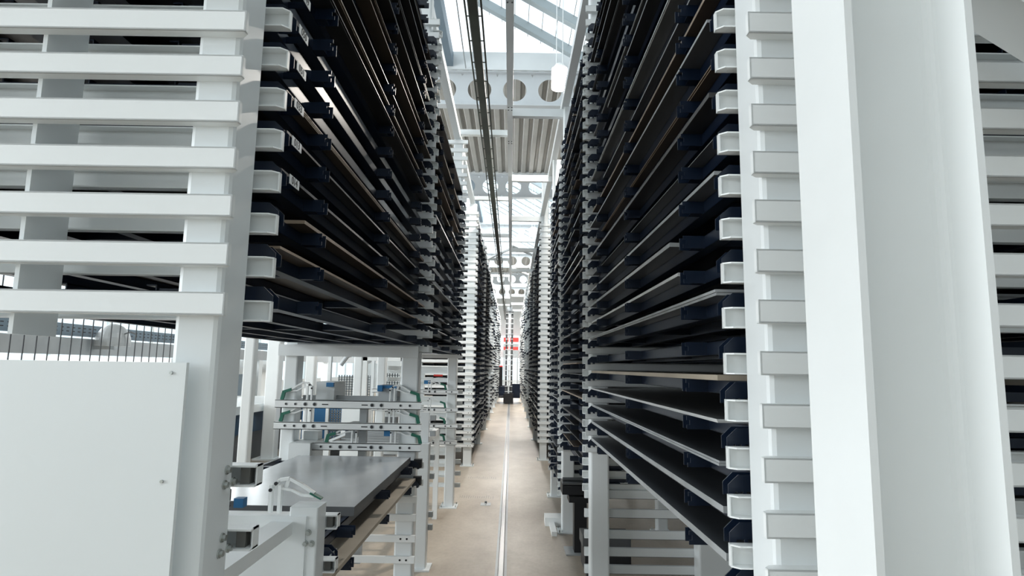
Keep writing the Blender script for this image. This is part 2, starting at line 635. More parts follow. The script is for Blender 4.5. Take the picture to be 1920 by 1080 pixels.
# left rack
rack_frame(-1, L_Y[0], lv(1, 12), lv(1, 12), LT, 'white rack frame on the left nearest the viewer, full-height post with wide cross rails',
           [(LP, LP + .115, 0, 5.22), (1.256, 1.268, 1.965, 5.22), (1.78, 1.92, 0, 5.22)], xfar=2.0, near_tip=0.712,
           bolts=[(.03, 1.624), (.02, 1.588), (.068, 1.588), (.03, 1.454), (.02, 1.418), (.068, 1.418), (.03, 1.29), (.02, 1.25), (.068, 1.25)])
rack_frame(-1, L_Y[1], lv(1, 24), lv(1, 24), LT, 'white rack frame second on the left, post at the far end of loading station',
           [(.757, .905, 0, 5.22), (1.756, 1.87, 0, 5.22)], xfar=1.75)
f3 = rack_frame(-1, L_Y[2], lv(1, 26), [0.3 + .16 * i for i in range(11)] + lv(1, 24)[:0], LT, 'white rack frame third on the left, foot on square base plate in aisle',
           [(.752, .885, 0, 5.22), (1.756, 1.87, 0, 5.22)], xfar=1.75)
rack_frame(-1, L_Y[3], FULL, FULL, .70, 'white rack frame fourth on the left, closed ladder of white rails facing the viewer',
           [(.738, .90, 0, 5.22), (1.756, 1.87, 0, 5.22)], xfar=1.95, holes_below=1.7)
for i in range(4, len(L_Y)):
    rack_frame(-1, L_Y[i], FULL, FULL, LT, 'distant white rack frame in the left row, %s from the viewer' % NTH[i], [(LP, LP + .14, 0, 5.22), (1.75, 1.87, 0, 5.22)], merged=True)

# right rack
rack_frame(1, R_Y[0], lv(-7, 12), lv(-7, 12), RT, 'white rack frame on the right nearest the viewer, partly behind the big column',
           [(RP, RP + .15, 0, 5.22), (1.75, 1.9, 0, 5.22)], xfar=2.6, near_tip=0.599)
rack_frame(1, R_Y[1], lv(-5, 24), R_FAR2, RT, 'white rack frame second on the right with bare lower post',
           [(.628, .772, 0, 5.22), (1.45, 1.87, 0, 1.15)], xfar=1.75)
rack_frame(1, R_Y[2], R_FAR2, R_FAR3, RT, 'white rack frame third on the right, black drive unit beside its foot', [(.628, .772, 0, 5.22), (1.75, 1.87, 0, 5.22)], xfar=1.75)
rack_frame(1, R_Y[3], R_FAR3, [], RT, 'white rack frame fourth on the right, slim and close behind the third', [(.628, .772, 0, 5.22), (1.75, 1.87, 0, 5.22)], xfar=1.75)
rack_frame(1, R_Y[4], FULL, FULL, RT, 'white rack frame fifth on the right, closed ladder of pale rails facing the viewer',
           [(.628, .78, 0, 6.1), (1.75, 1.87, 0, 5.22)], xfar=1.9)
for i in range(5, len(R_Y)):
    rack_frame(1, R_Y[i], FULL, FULL, RT, 'distant white rack frame in the right row, %s from the viewer' % (NTH + ['thirteenth'])[i], [(.628, .772, 0, 5.22), (1.75, 1.87, 0, 5.22)], merged=True)

for y in (R_Y[0], R_Y[1], 8.2, 11.5):  # added row, put in to darken the gaps behind the right rack
    rack_frame(1, y, [], lv(-5, 22) if 3 < y < 11 else [], 1.97, 'white rack frame of the added neighbouring right row, %s from the viewer' % {R_Y[0]: 'nearest', R_Y[1]: 'second', 8.2: 'third', 11.5: 'fourth'}[y],
               [(3.12, 3.24, 0, 5.22)], xfar=3.1, merged=True)

# low grey rails under the right rack
FG = mat('shaded_rail_paint', (0.55, 0.57, 0.56), 0.45, vary=0.05)
zs = [.954, .809, .649, .518, .389]
for i, z in enumerate(reversed(zs)):
    tag(MB().box(.60, 1.95, 5.007, 5.034, z - .062, z, WHITE).box(.60, 1.95, 5.007, 5.036, z - .066, z - .062, GREYD).build('lower_rail'),
        'white cross rail behind the second right post near the floor, %s of five' % ordinal(i), 'rail', 'low cross rails behind the second right post')


# ------------------------------------------------------------------ cassettes
W = 1.15


def plate(mb, y0, y1, m=NAVY, wide=0.34):
    p = [(.012, -.014), (.030, -.014), (.030, .0015), (.052, .0015), (.052, -.010), (.062, -.010), (.062, .0015), (wide, .0015), (wide, .036),
         (.094, .036), (.094, .046), (.040, .046), (.012, .020)]
    mb.prism(p, y0, y1, 'y', m)


def cassette_parts(sx, L, detail):
    out = {}
    a, b = 0.022, L - 0.022
    tabs = [.135 * L, .478 * L, .82 * L]
    fr = MB(sx)
    for i, x in enumerate((.092, .35, .61, .87, W - .03)):
        fr.box(x, x + .004, a + .004, b - .004, .004, .048, NAVY)
        fr.box(x, x + .045, a + .004, b - .004, .004, .008, NAVY)
        fr.box(x, x + .03, a + .004, b - .004, .044, .048, NAVY)
    for y in tabs:
        fr.box(.092, W, y, y + .05, .012, .044, NAVY)
    if detail:
        ep0, ep1 = MB(sx), MB(sx)
        plate(ep0, a, a + .004); plate(ep0, a + .044, a + .048)
        ep0.box(.10, .30, -.03, a, .0015, .006, NAVY).box(.094, W, a, a + .048, .004, .03, NAVY)
        plate(ep1, b - .004, b); plate(ep1, b - .048, b - .044)
        ep1.box(.10, .30, b, L + .03, .0015, .006, NAVY).box(.094, W, b - .048, b, .004, .03, NAVY)
        tb = MB(sx)
        tb.prism([(.016, .004), (.092, .004), (.092, .048), (.016, .048), (.016, .034), (.026, .034), (.026, .018), (.016, .018)], 0, .004, 'y', NAVY)
        tb.prism([(.016, .004), (.092, .004), (.092, .048), (.016, .048)], .045, .049, 'y', NAVY)
        tb.box(.05, .0918, .004, .045, .006, .010, NAVY)
        out['tray_frame'] = fr.mesh('tray_frame')
        out['end_plate'] = [ep0.mesh('end_plate'), ep1.mesh('end_plate')]
        out['tab'] = (tb.mesh('tab'), tabs)
    else:
        for y0, y1 in ((a, a + .004), (b - .004, b)):
            plate(fr, y0, y1)
        for y in tabs:
            fr.box(.016, .092, y, y + .045, .004, .048, NAVY)
        fr.box(.10, .3, -.03, a, .0015, .006, NAVY).box(.10, .3, b, L + .03, .0015, .006, NAVY)
        out['all'] = fr
    return out


def sheet_stack_mb(sx, L, kind, thick, x0, y0, y1, layers=1, x_end=W - .02):
    mb = MB(sx)
    m = {'dark': STEEL_D, 'grey': STEEL_G, 'brown': STEEL_B, 'light': STEEL_L, 'top': STEEL_T, 'beige': BEIGE}[kind]
    e = {'dark': EDGE_D, 'grey': EDGE_G, 'brown': EDGE_B, 'light': EDGE_L, 'top': GREYD, 'beige': BEIGE}[kind]
    z = 0.0482
    for i in range(layers):
        off = 0.0 if i == 0 else random.uniform(-.006, .006)
        t = thick / layers
        h = t * (.92 if layers > 1 else 1)
        mb.box(x0 + off + .0015, x_end, y0 + off + .0015, y1 - off - .0015, z, z + h, m)
        mb.box(x0 + off, x0 + off + .0015, y0 + off, y1 - off, z, z + h, e).box(x0 + off + .0015, x_end, y0 + off, y0 + off + .0015, z, z + h, e)
        z += t
    return mb


KINDW = {'dark': 'dark steel', 'grey': 'grey steel', 'brown': 'brownish steel', 'light': 'bright silver', 'top': 'brushed steel', 'beige': 'beige-edged'}
rest_c, rest_s = MB(), MB()
bays = [  # side, tip, y0(far face of near frame), y1(near face of far frame), levels, name, detail
    (-1, LT, L_Y[0] + .11, L_Y[1] - .11, lv(1, 22), 'nearest bay of the left rack', True),
    (1, RT, R_Y[0] + .11, R_Y[1] - .11, lv(-5, 22), 'nearest bay of the right rack', True),
    (-1, LT, L_Y[1] + .11, L_Y[2] - .11, lv(1, 18), 'second bay of the left rack', True),
    (1, RT, R_Y[1] + .11, R_Y[2] - .11, R_FAR2, 'second bay of the right rack', True),
    (1, RT, R_Y[2] + .11, R_Y[3] - .11, R_FAR3, 'third bay of the right rack', False),
    (-1, LT, L_Y[3] + .11, L_Y[4] - .11, FULL[:-2], 'fourth bay of the left rack', False),
    (1, RT, R_Y[4] + .11, R_Y[5] - .11, FULL[:-2], 'fifth bay of the right rack', False),
    (-1, LT, L_Y[4] + .11, L_Y[5] - .11, FULL[:-2], 'fifth bay of the left rack', False),
    (1, RT, R_Y[5] + .11, R_Y[6] - .11, FULL[:-2], 'sixth bay of the right rack', False),
]
for i in range(5, len(L_Y) - 1):
    bays.append((-1, LT, L_Y[i] + .11, L_Y[i + 1] - .11, FULL[:-2], None, False))
for i in range(6, len(R_Y) - 1):
    bays.append((1, RT, R_Y[i] + .11, R_Y[i + 1] - .11, FULL[:-2], None, False))


def number_label(txt, parent, side, x, y, z, w=.085, h=.03):
    """white plate in the y-z plane facing the aisle with black digits"""
    t = 0.002
    o = MB().box(0, t, 0, w, 0, h, STICK).build('number_label', parent, (x, y, z))
    o['label'] = 'white number plate reading ' + txt
    cu = bpy.data.curves.new('digits', 'FONT')
    cu.body = txt
    cu.size = h * 1.15
    cu.extrude = 0.0004
    cu.align_x = 'CENTER'
    cu.align_y = 'CENTER'
    tmp = bpy.data.objects.new('digits', cu)
    COL.objects.link(tmp)
    dg = bpy.context.evaluated_depsgraph_get()
    me = bpy.data.meshes.new_from_object(tmp.evaluated_get(dg))
    bpy.data.objects.remove(tmp)
    # text lies in xy; put it in the y-z plane, facing the aisle
    if side < 0:   # facing +x, reading along +y
        M = Matrix(((0, 0, 1), (1, 0, 0), (0, 1, 0))).to_4x4()
        me.transform(M)
        px = t + .0005
    else:
        M = Matrix(((0, 0, -1), (-1, 0, 0), (0, 1, 0))).to_4x4()
        me.transform(M)
        px = -.0005
    me.materials.clear()
    me.materials.append(INK)
    d = link('digits', me, o, (px, w / 2, h / 2))
    return o


for bi, (side, tip, y0, y1, levels, nm, detail) in enumerate(bays):
    L = y1 - y0
    parts = cassette_parts(side, L, detail)
    far_me = None if detail else parts['all'].mesh('storage_tray')
    for li, z in enumerate(levels):
        ox = side * tip
        # --- the load first, to know what the label may say
        r = random.random()
        wts = (('dark', .48), ('grey', .24), ('brown', .16), ('light', .12))
        if side < 0:
            wts = (('dark', .58), ('brown', .24), ('grey', .12), ('light', .06))
        kind, acc_ = 'dark', 0
        for kname, ww in wts:
            acc_ += ww
            if r < acc_:
                kind = kname
                break
        empty = random.random() < (.10 if nm else .0)
        th = random.choice((.005, .008, .010, .012, .016))
        xs = random.choice((.02, .03, .04, .05, .10))
        ya, yb = .12, L - .12
        if random.random() < .35:
            ya = .12 + random.random() * L * .45 if side > 0 else .12
        if random.random() < .25:
            yb = L - .12 - random.random() * L * .3
        layers = random.choice((1, 1, 2, 3))
        if bi == 1:    # hand-set loads seen in the photograph, right rack near bay
            k = li - 5
            pre = {-5: ('grey', .021, .028, .10, L - .12, 1), -4: ('grey', .019, .030, .12, L - .12, 1),
                   -3: ('grey', .015, .034, .16, L - .12, 2), -2: ('light', .011, .034, .16, L - .12, 2), -1: ('beige', .016, .030, .14, L - .12, 1),
                   0: None, 1: ('grey', .018, .02, .10, L - .12, 2), 2: ('light', .014, .03, .55, L - .12, 2), 3: ('grey', .016, .02, .62, L - .12, 1),
                   4: ('grey', .012, .03, .12, L - .12, 1)}
            if k in pre:
                empty = pre[k] is None
                if pre[k]:
                    kind, th, xs, ya, yb, layers = pre[k]
        if bi == 0:
            pre = {0: None, 1: ('brown', .008, .03, .1, L - .12, 1), 2: ('brown', .012, .03, .3, L - .12, 1)}
            if li in pre:
                empty = pre[li] is None
                if pre[li]:
                    kind, th, xs, ya, yb, layers = pre[li]
        if nm is None:
            if random.random() < .62:
                continue
            if far_me is not None:
                n = len(rest_c.v)
                rest_c.v += [(v.co.x + ox, v.co.y + y0, v.co.z + z) for v in far_me.vertices]
                kk = rest_c.mi(NAVY)
                rest_c.f += [[i + n for i in p_.vertices] for p_ in far_me.polygons]
                rest_c.m += [kk] * len(far_me.polygons)
            s = sheet_stack_mb(side, L, kind, th, xs, ya, yb, 1)
            n = len(rest_s.v)
            rest_s.v += [(x + ox, y + y0, zz + z) for x, y, zz in s.v]
            km = [rest_s.mi(q) for q in s.mats]
            rest_s.f += [[i + n for i in f] for f in s.f]
            rest_s.m += [km[q] for q in s.m]
            continue
        lab = 'navy steel storage tray in the %s, %s' % (nm, ordinal(li))
        if detail:
            root = thing('storage_tray', lab, 'storage tray', (ox, y0, z), 'navy storage trays in the tower racks')
            link('tray_frame', parts['tray_frame'], root)
            for me in parts['end_plate']:
                link('end_plate', me, root)
            for ty in parts['tab'][1]:
                link('tab', parts['tab'][0], root, (0, ty, 0))
            if bi == 0 and 3 <= li <= 8:
                txt = {8: '049', 7: '050', 6: '051', 5: '033', 4: '013', 3: '014'}[li]
                number_label(txt, root, -1, -.012 - .012, .12, .010)
                MB(-1).box(.024, .10, .13, .135, .012, .034, NAVY).box(.024, .10, .19, .195, .012, .034, NAVY).box(.094, .10, .135, .19, .02, .026, NAVY).build('label_bracket', root)
        else:
            o = link('storage_tray', far_me, None, (ox, y0, z))
            tag(o, lab, 'storage tray', 'navy storage trays in the tower racks')
        if not empty:
            s = sheet_stack_mb(side, L, kind, th, xs, ya, yb, layers)
            o = s.build('sheet_stack', None, (ox, y0, z))
            tag(o, '%s sheets on the tray %s in the %s' % (KINDW[kind], ordinal(li), nm), 'sheet metal', 'sheet metal stacks on the trays')

o = rest_c.build('storage_trays')
o['kind'] = 'stuff'
tag(o, 'many distant navy trays in the far bays of both racks', 'storage tray')
nb = MB()  # trays of the added row, covering the lit wall with dark
far_me = cassette_parts(1, 3.1, False)['all']
for y0 in (R_Y[0] + .11, R_Y[1] + .11, 8.3):
    for z in lv(-5, 22):
        n = len(nb.v)
        nb.v += [(x + 1.98, y + y0, zz + z) for x, y, zz in far_me.v]
        nb.f += [[i + n for i in f] for f in far_me.f]
        nb.m += [nb.mi(NAVY)] * len(far_me.f)
        nb.box(2.0, 3.1, y0 + .1, y0 + 3.0, z + .049, z + .06, STEEL_D)
o = nb.build('storage_trays')
o['kind'] = 'stuff'
tag(o, 'dark trays of an added neighbouring rack row behind the nearest right rack', 'storage tray')
o = rest_s.build('sheet_stacks')
o['kind'] = 'stuff'
tag(o, 'many distant sheet stacks lying on trays in the far bays', 'sheet metal')

# ------------------------------------------------------------------ roof level framework of the racks
ZR = 5.22
tag(MB().box(-.88, -.79, L_Y[0] - .1, 44, ZR, ZR + .1, WHITE).build('top_beam'), 'long white beam joining the tops of the left rack posts', 'beam')
tag(MB().box(.60, .69, R_Y[0] - .1, 44, ZR, ZR + .1, WHITE).build('top_beam'), 'long white beam joining the tops of the right rack posts', 'beam')
root = thing('crane_guide_beam', 'white central overhead guide beam above the aisle rail', 'beam', (-.062, 1, ZR))
MB().box(-.038, .038, 0, 43, -.005, .09, WHITE).build('beam', root)
for j, y in enumerate((L_Y[1], L_Y[2], R_Y[2], L_Y[3])):
    mb = MB()
    for dx in (-.022, .022):
        for dy in (-.04, .04):
            mb.cyl((dx, y - 1 + dy, -.012), (dx, y - 1 + dy, -.005), .009, GREYD, 8)
    mb.build('bolts', root)
for i, y in enumerate(L_Y[1:10]):
    x1 = .69 if i == 0 else -.1
    tag(MB().box(-.83, x1, y - .04, y + .04, ZR + .09, ZR + .17, WHITE).build('cross_beam'),
        'white cross beam from the left rack post tops to the aisle centre, %s along' % NTH[i].replace('nearest', 'first'), 'beam', 'overhead cross beams')
for i, y in enumerate([7.55, 10.3] + R_Y[4:11]):
    tag(MB().box(-.03, .66, y - .04, y + .04, ZR - .11, ZR - .005, WHITE).build('cross_beam'),
        'white cross beam from the aisle centre to the right rack post tops, %s along' % NTH[i].replace('nearest', 'first'), 'beam', 'overhead cross beams')
for i, (ya, yb, xa, xb) in enumerate(((19.4, 17.6, -.83, -.06), (18.6, 17.2, .64, -.02), (22.6, 21.0, .64, -.02))):
    tag(MB().bar((xa, ya, ZR + .13), (xb, yb, ZR + .13), .06, .05, WHITE).build('diagonal_brace'),
        'thin white diagonal brace high over the aisle, %s from the viewer' % ('first', 'second', 'third')[i], 'brace')

# power rail with ladder sides
root = thing('power_rail', 'dark olive overhead power rail with ladder-like wire sides', 'power rail', (-.38, 2, 5.0))
MB().box(-.04, .04, 0, 38, 0, .06, OLIVE).build('busbar', root)
for sx_ in (-1, 1):
    mb = MB()
    mb.cyl((sx_ * .072, 0, .03), (sx_ * .072, 38, .03), .009, OLIVE, 6)
    y = .2
    while y < 38:
        mb.cyl((sx_ * .04, y, .03), (sx_ * .072, y, .03), .006, OLIVE, 5)
        y += .42
    mb.build('side_ladder', root)
for i, y in enumerate((L_Y[1], L_Y[2], L_Y[3], L_Y[4], L_Y[6], L_Y[8])):
    MB().box(-.03, .03, y - 2.02, y - 1.98, .06, .32, GREYM).build('hanger', root)

# hanging hall lamps
for i, (x, y, z, r, h) in enumerate(((.70, 9.2, 6.30, .125, .40), (.745, 22, 6.70, .15, .34))):
    root = thing('high_bay_lamp', ('bright hanging lamp on two thin wires, upper right of the aisle', 'small glowing lamp further down the hall above right rack')[i], 'lamp', (x, y, z), 'hanging hall lamps')
    MB().cyl((0, 0, 0), (0, 0, h * .8), r, LAMP, 20).build('diffuser', root)
    MB().cyl((0, 0, h * .8), (0, 0, h), r * .9, WHITE2, 20, r * .5).build('housing', root)
    MB().cyl((-.05, 0, h), (-.05, 0, 2.2), .008, WHITE, 6).build('wire', root)
    MB().cyl((.05, 0, h), (.05, 0, 2.2), .008, WHITE, 6).build('wire', root)
    area('lamp_or_fill_light', (x, y, z - .02), (0, 0, 0), r * 2, r * 2, (230, 380)[i], (1.0, .93, .84))
for y in (2.2, 29, 36, 43):      # added lights without fixtures, brightening the aisle and its far end
    area('lamp_or_fill_light', (0, y, 6.8), (0, 0, 0), .4, .4, 520 if y > 3 else 8, (1.0, .93, .84))

# ------------------------------------------------------------------ floor rail and stacker crane
root = thing('floor_rail', 'long steel guide rail set in the aisle floor', 'rail', (-.062, 0, 0))
MB().box(-.022, .022, .5, 50, .001, .035, STEEL_G).build('rail_head', root)
MB().box(-.03, -.022, .5, 50, .0, .003, BLACK).box(.022, .03, .5, 50, .0, .003, BLACK).build('groove', root)
MB().box(-.055, -.03, .5, 50, .0, .008, GREYM).box(.03, .055, .5, 50, .0, .008, GREYM).build('channel_edge', root)
for i, (x, y) in enumerate(((-.32, 8.9),)):
    mb = MB()
    mb.box(x - .07, x + .07, y - .09, y + .09, 0, .004, GREYM)
    mb.cyl((x, y - .04, .004), (x, y - .04, .02), .012, ZINC, 8).cyl((x, y + .03, .004), (x, y + .03, .035), .016, GREYD, 8)
    tag(mb.build('floor_anchor'), 'small bolted metal anchor plate on the aisle floor left of the rail', 'anchor plate')

mb = MB()
for yy, xa, xb, n in ((5.55, -.62, -.22, 12), (9.3, -.72, -.2, 16), (10.9, -.7, -.2, 14)):
    for j in range(n):
        x = xa + (xb - xa) * j / n
        mb.box(x, x + .004, yy + random.uniform(-.03, .03), yy + random.uniform(.1, .2), 0, .0012, GREYD)
o = mb.build('floor_scratches')
o['kind'] = 'stuff'
tag(o, 'rows of fine dark scratches across the aisle floor left of the rail', 'scratches')

root = thing('stacker_crane', 'tall dark stacker crane with a ladder mast at the far end of the aisle', 'stacker crane', (-.1, 33.4, 0))
MB().box(-.20, -.10, 0, .3, .3, 4.9, GREYD).box(.10, .20, 0, .3, .3, 4.9, GREYD).build('mast', root)
mb = MB().box(-.045, .045, -.2, -.12, .2, 4.95, WHITE)
z = .35
while z < 4.9:
    mb.box(-.2, .2, -.22, -.18, z, z + .035, WHITE)
    z += .28
mb.build('ladder', root)
MB().box(-.19, .22, -.3, .4, 4.9, 4.98, GREYD).cyl((0, -.1, 4.98), (0, -.1, 5.2), .15, GREYM, 12).build('head_unit', root)
MB().box(-.26, .26, -.5, .6, .04, .55, BLACK).cyl((-.5, -.3, .38), (-.2, -.3, .38), .05, BLACK, 8).build('travel_drive', root)
MB().box(-.53, .62, .35, 1.6, .30, .95, NAVY).box(-.53, -.2, -.1, .35, .30, .9, NAVY).box(.2, .62, -.1, .35, .30, 1.05, NAVY).build('load_carrier', root)
MB().box(-.52, -.34, .3, .5, .9, 1.95, BLACK).box(-.52, -.34, .3, .5, 1.95, 2.02, RED).build('control_cabinet', root)

root = thing('red_white_sign', 'red and white striped sign on the end wall behind the crane mast', 'sign', (0, 50.5, 0))
MB().box(-.62, .62, 0, .06, 4.02, 4.38, RED).box(-.62, .62, 0, .06, 3.86, 4.02, WHITE2).box(-.62, .62, 0, .06, 3.62, 3.86, GREYM).box(-.62, .6, 0, .06, 3.36, 3.62, RED).box(
    -.62, .62, 0, .06, 2.8, 3.36, GREYM).build('sign_face', root)
MB().box(-.6, -.5, .0, .08, 0, 2.8, GREYM).box(.5, .6, .0, .08, 0, 2.8, GREYM).build('support', root)

# ------------------------------------------------------------------ big foreground column and brace (right)
root = thing('steel_column', 'big white steel column with wide flanges in the right foreground', 'column', (.603, 1.05, 0))
mb = MB()
bf, hh, tf, tw, rr = .20, .236, .014, .009, .022
prof = [(0, 0), (tf, 0), (tf, bf / 2 - tw / 2 - rr), (tf + rr * .3, bf / 2 - tw / 2 - rr * .3), (tf + rr, bf / 2 - tw / 2), (hh - tf - rr, bf / 2 - tw / 2),
        (hh - tf - rr * .3, bf / 2 - tw / 2 - rr * .3), (hh - tf, bf / 2 - tw / 2 - rr), (hh - tf, 0), (hh, 0), (hh, bf), (hh - tf, bf), (hh - tf, bf / 2 + tw / 2), (tf, bf / 2 + tw / 2), (tf, bf), (0, bf)]
# concave outline: build from convex pieces
mb.box(0, tf, 0, bf, 0, 8.1, WHITE2)
mb.box(hh - tf, hh, 0, bf, 0, 8.1, WHITE2)
mb.box(tf, hh - tf, bf / 2 - tw / 2, bf / 2 + tw / 2, 0, 8.1, WHITE2)
yw = bf / 2 - tw / 2
for s_, xb in ((1, tf), (-1, hh - tf)):
    for q in range(4):
        a0, a1 = PI / 2 * q / 4, PI / 2 * (q + 1) / 4
        p0 = (xb + s_ * rr * (1 - math.sin(a1)), yw - rr * (1 - math.cos(a1)))
        p1 = (xb + s_ * rr * (1 - math.sin(a0)), yw - rr * (1 - math.cos(a0)))
        mb.prism([(xb, yw), p0, p1] if q < 3 else [(xb, yw), p0, p1], 0, 8.1, 'z', WHITE2)
mb.build('shaft', root)
MB().box(-.05, hh + .05, -.05, bf + .05, 0, .025, WHITE).build('base_plate', root)
root = thing('diagonal_beam', 'white diagonal brace beam rising behind the big foreground column', 'brace', (.86, 1.30, 2.9))
A, B = Vector((-.25, 0.0, .23)), Vector((1.15, 0.0, -.72))
MB().bar(A, B, .012, .13, WHITE).build('web', root)
dn = (B - A).normalized()
up = Vector((-dn.z, 0, dn.x))
up = up if up.z > 0 else -up
MB().bar(A + up * .07, B + up * .07, .13, .012, WHITE).build('upper_flange', root)
MB().bar(A - up * .07, B - up * .07, .13, .012, WHITE).build('lower_flange', root)

# ------------------------------------------------------------------ left panel, mesh fence
root = thing('cover_panel', 'large plain white sheet cover in the lower left foreground', 'panel', (-.787, 1.5, 0))
MB().box(-1.2, 0, 0, .012, .05, 1.90, PANEL).build('panel', root)
MB().box(-1.2, 0, .012, .04, .05, .10, PANEL).build('lower_fold', root)
for z in (1.875, 1.62, 1.1):
    MB().cyl((-.035, -.004, z), (-.035, 0, z), .004, ZINC, 8).build('screw', root)
for i, x in enumerate((-1.15, -.787)):
    pass
mb = MB()
y = 1.95
while y < 4.25:
    mb.cyl((-2.2, y, .1), (-2.2, y, 2.6), .003, GREYD, 5)
    y += .075
for z in (.12, 1.3, 2.58):
    mb.cyl((-2.2, 1.95, z), (-2.2, 4.28, z), .004, GREYD, 5)
root = thing('mesh_fence', 'thin wire mesh fence seen in the gap above the white cover', 'fence', (0, 0, 0))
mb.build('wires', root)
MB().box(-2.23, -2.17, 1.88, 1.94, 0, 2.65, GREYM).build('fence_post', root)
MB().box(-2.23, -2.17, 4.28, 4.34, 0, 2.65, GREYM).build('fence_post', root)


# ------------------------------------------------------------------ loading station in the left rack
def channel_stub(name, parent, x_tip, x_out, y, z0, z1):
    h = z1 - z0
    mb = MB(-1)
    mb.box(x_tip, x_out, y + .05, y + .054, z0, z1, WHITE2)
    mb.box(x_tip, x_out, y, y + .05, z1 - .005, z1, WHITE2)
    mb.box(x_tip, x_out, y, y + .05, z0, z0 + .005, WHITE2)
    mb.box(x_tip, x_tip + .004, y + .015, y + .05, z0, z1, WHITE2)
    mb.box(x_tip + .004, x_tip + .006, y + .025, y + .035, z0 + h * .3, z0 + h * .7, BLACK)
    mb.box(x_tip + .02, x_tip + .045, y + .015, y + .048, z0 + .005, z1 - .005, RUBBER)
    return mb.build(name, parent)


l1 = FRAMES[0]
for z0, z1 in ((1.572, 1.628), (1.408, 1.463), (1.245, 1.30)):
    o = channel_stub('station_rail', None, .682, 1.9, L_Y[0] + .077, z0, z1)
    tag(o, 'white rail stub with dark rubber on the nearest left post, %s' % {1.572: 'upper', 1.408: 'middle', 1.245: 'bottom'}[z0], 'rail')


def latch(parent, x, y, z, s=1.0, flip=1, green=True):
    """curved white latch arm on two legs with a green tip"""
    a = MB()
    for dx in (0, .035):
        a.box(x + flip * (dx) - .006, x + flip * dx + .006, y - .012, y + .012, z, z + .085 * s, WHITE2)
    pts = [(0, .075), (.03, .10), (.07, .105), (.12, .085), (.17, .06)]
    for i in range(4):
        p, q = pts[i], pts[i + 1]
        a.bar((x + flip * p[0], y, z + p[1] * s), (x + flip * q[0], y, z + q[1] * s), .018, .012, WHITE2)
    pts2 = [(.035, .075), (.08, .07), (.12, .055), (.17, .052)]
    for i in range(3):
        p, q = pts2[i], pts2[i + 1]
        a.bar((x + flip * p[0], y, z + p[1] * s), (x + flip * q[0], y, z + q[1] * s), .016, .009, WHITE2)
    a.bar((x + flip * .055, y, z + .07 * s), (x + flip * .065, y, z + .10 * s), .014, .008, WHITE2)
    for dx, dz in ((.0, .07), (.02, .09)):
        a.cyl((x + flip * dx, y - .016, z + dz * s), (x + flip * dx, y - .010, z + dz * s), .007, BLACK, 10)
    o = a.build('latch_arm', parent)
    if green:
        g = MB()
        g.bar((x + flip * .165, y, z + .062 * s), (x + flip * .235, y, z + .045 * s), .026, .022, GREEN)
        g.bar((x + flip * .225, y, z + .05 * s), (x + flip * .24, y, z - .0 * s), .026, .022, GREEN)
        g.build('latch_tip', o)
    return o


def holed_bar(parent, xa, xb, y, z0, z1, name='drilled_bar'):
    zc = (z0 + z1) / 2
    mb = MB().box(xa, xb, y, y + .006, z0, z1, WHITE2).box(xa, xb, y, y + .05, z1 - .005, z1, WHITE2).box(xa, xb, y, y + .05, z0, z0 + .005, WHITE2)
    o = mb.build(name, parent)
    for c in ([xa + .09, xa + .165, xa + .245, xa + .32] + [xb - .09, xb - .165, xb - .32, xb - .395]):
        big = c in (xa + .245, xa + .32, xb - .32, xb - .395)
        r = .016 if big else .011
        MB().disc((c, y, zc), r, (0, -1, 0), GREYM, 16, .003).disc((c, y - .003, zc), r * .72, (0, -1, 0), BLACK, 16, .001).build('hole', o)
    MB().box(xa + .38, xa + .43, y - .002, y, zc - .004, zc + .004, BLACK).box(xb - .48, xb - .43, y - .002, y, zc - .004, zc + .004, BLACK).build('slot', o)
    return o


stn = thing('loading_station', 'white loading station between the first two left frames with three drilled bars and latches', 'loading station', (0, 0, 0))
YB = 5.03
holed_bar(stn, -1.90, -.72, YB, 1.552, 1.615)
holed_bar(stn, -1.90, -.715, YB, 1.382, 1.44)
holed_bar(stn, -1.60, -.712, YB, 1.222, 1.281)
MB().box(-1.90, -.757, 5.03, 5.094, 1.97, 2.005, WHITE).box(-1.90, -.757, 5.03, 5.058, 2.005, 2.062, WHITE).build('portal_beam', stn)
latch(stn, -1.62, YB + .04, 1.615, 1.35, -1)
latch(stn, -.98, YB + .04, 1.615, 1.25, 1)
latch(stn, -1.62, YB + .04, 1.44, 1.3, -1)
latch(stn, -.98, YB + .04, 1.44, 1.2, 1)
latch(stn, -1.24, YB + .04, 1.281, 1.2, -1)
latch(stn, -.96, YB + .04, 1.281, 1.2, 1)
MB().box(-1.62, -1.47, YB + .15, YB + .5, 1.615, 1.76, WHITE).box(-1.53, -1.47, YB + .12, YB + .15, 1.72, 1.755, BLUE).build('sensor_box', stn)
MB().box(-1.10, -.95, YB + .15, YB + .4, 1.60, 1.74, GREYM).box(-1.10, -1.06, YB + .1, YB + .15, 1.69, 1.74, BLUE).box(-1.06, -.95, YB + .12, YB + .15, 1.715, 1.74, BLUE).build('sensor_box', stn)
MB().box(-1.36, -1.28, YB + .15, YB + .4, 1.3, 1.42, GREYM).box(-1.38, -1.31, YB + .1, YB + .15, 1.37, 1.42, BLUE).build('sensor_box', stn)
MB().box(-1.03, -.97, YB + .1, YB + .15, 1.33, 1.39, BLUE).build('sensor', stn)
MB().box(-1.75, -.91, YB + .22, YB + .26, 1.60, 1.645, GREYM).build('rear_rail', stn)
MB().box(-1.26, -1.2, YB + .2, YB + .26, .3, 1.6, GREYM).build('rear_strut', stn)
MB().box(-1.72, -1.6, YB + .2, YB + .32, .0, 1.35, WHITE).build('rear_strut', stn)
MB().box(-1.75, -1.58, YB - .05, YB + .3, 0.0, 1.28, PANEL).build('side_cabinet', stn)

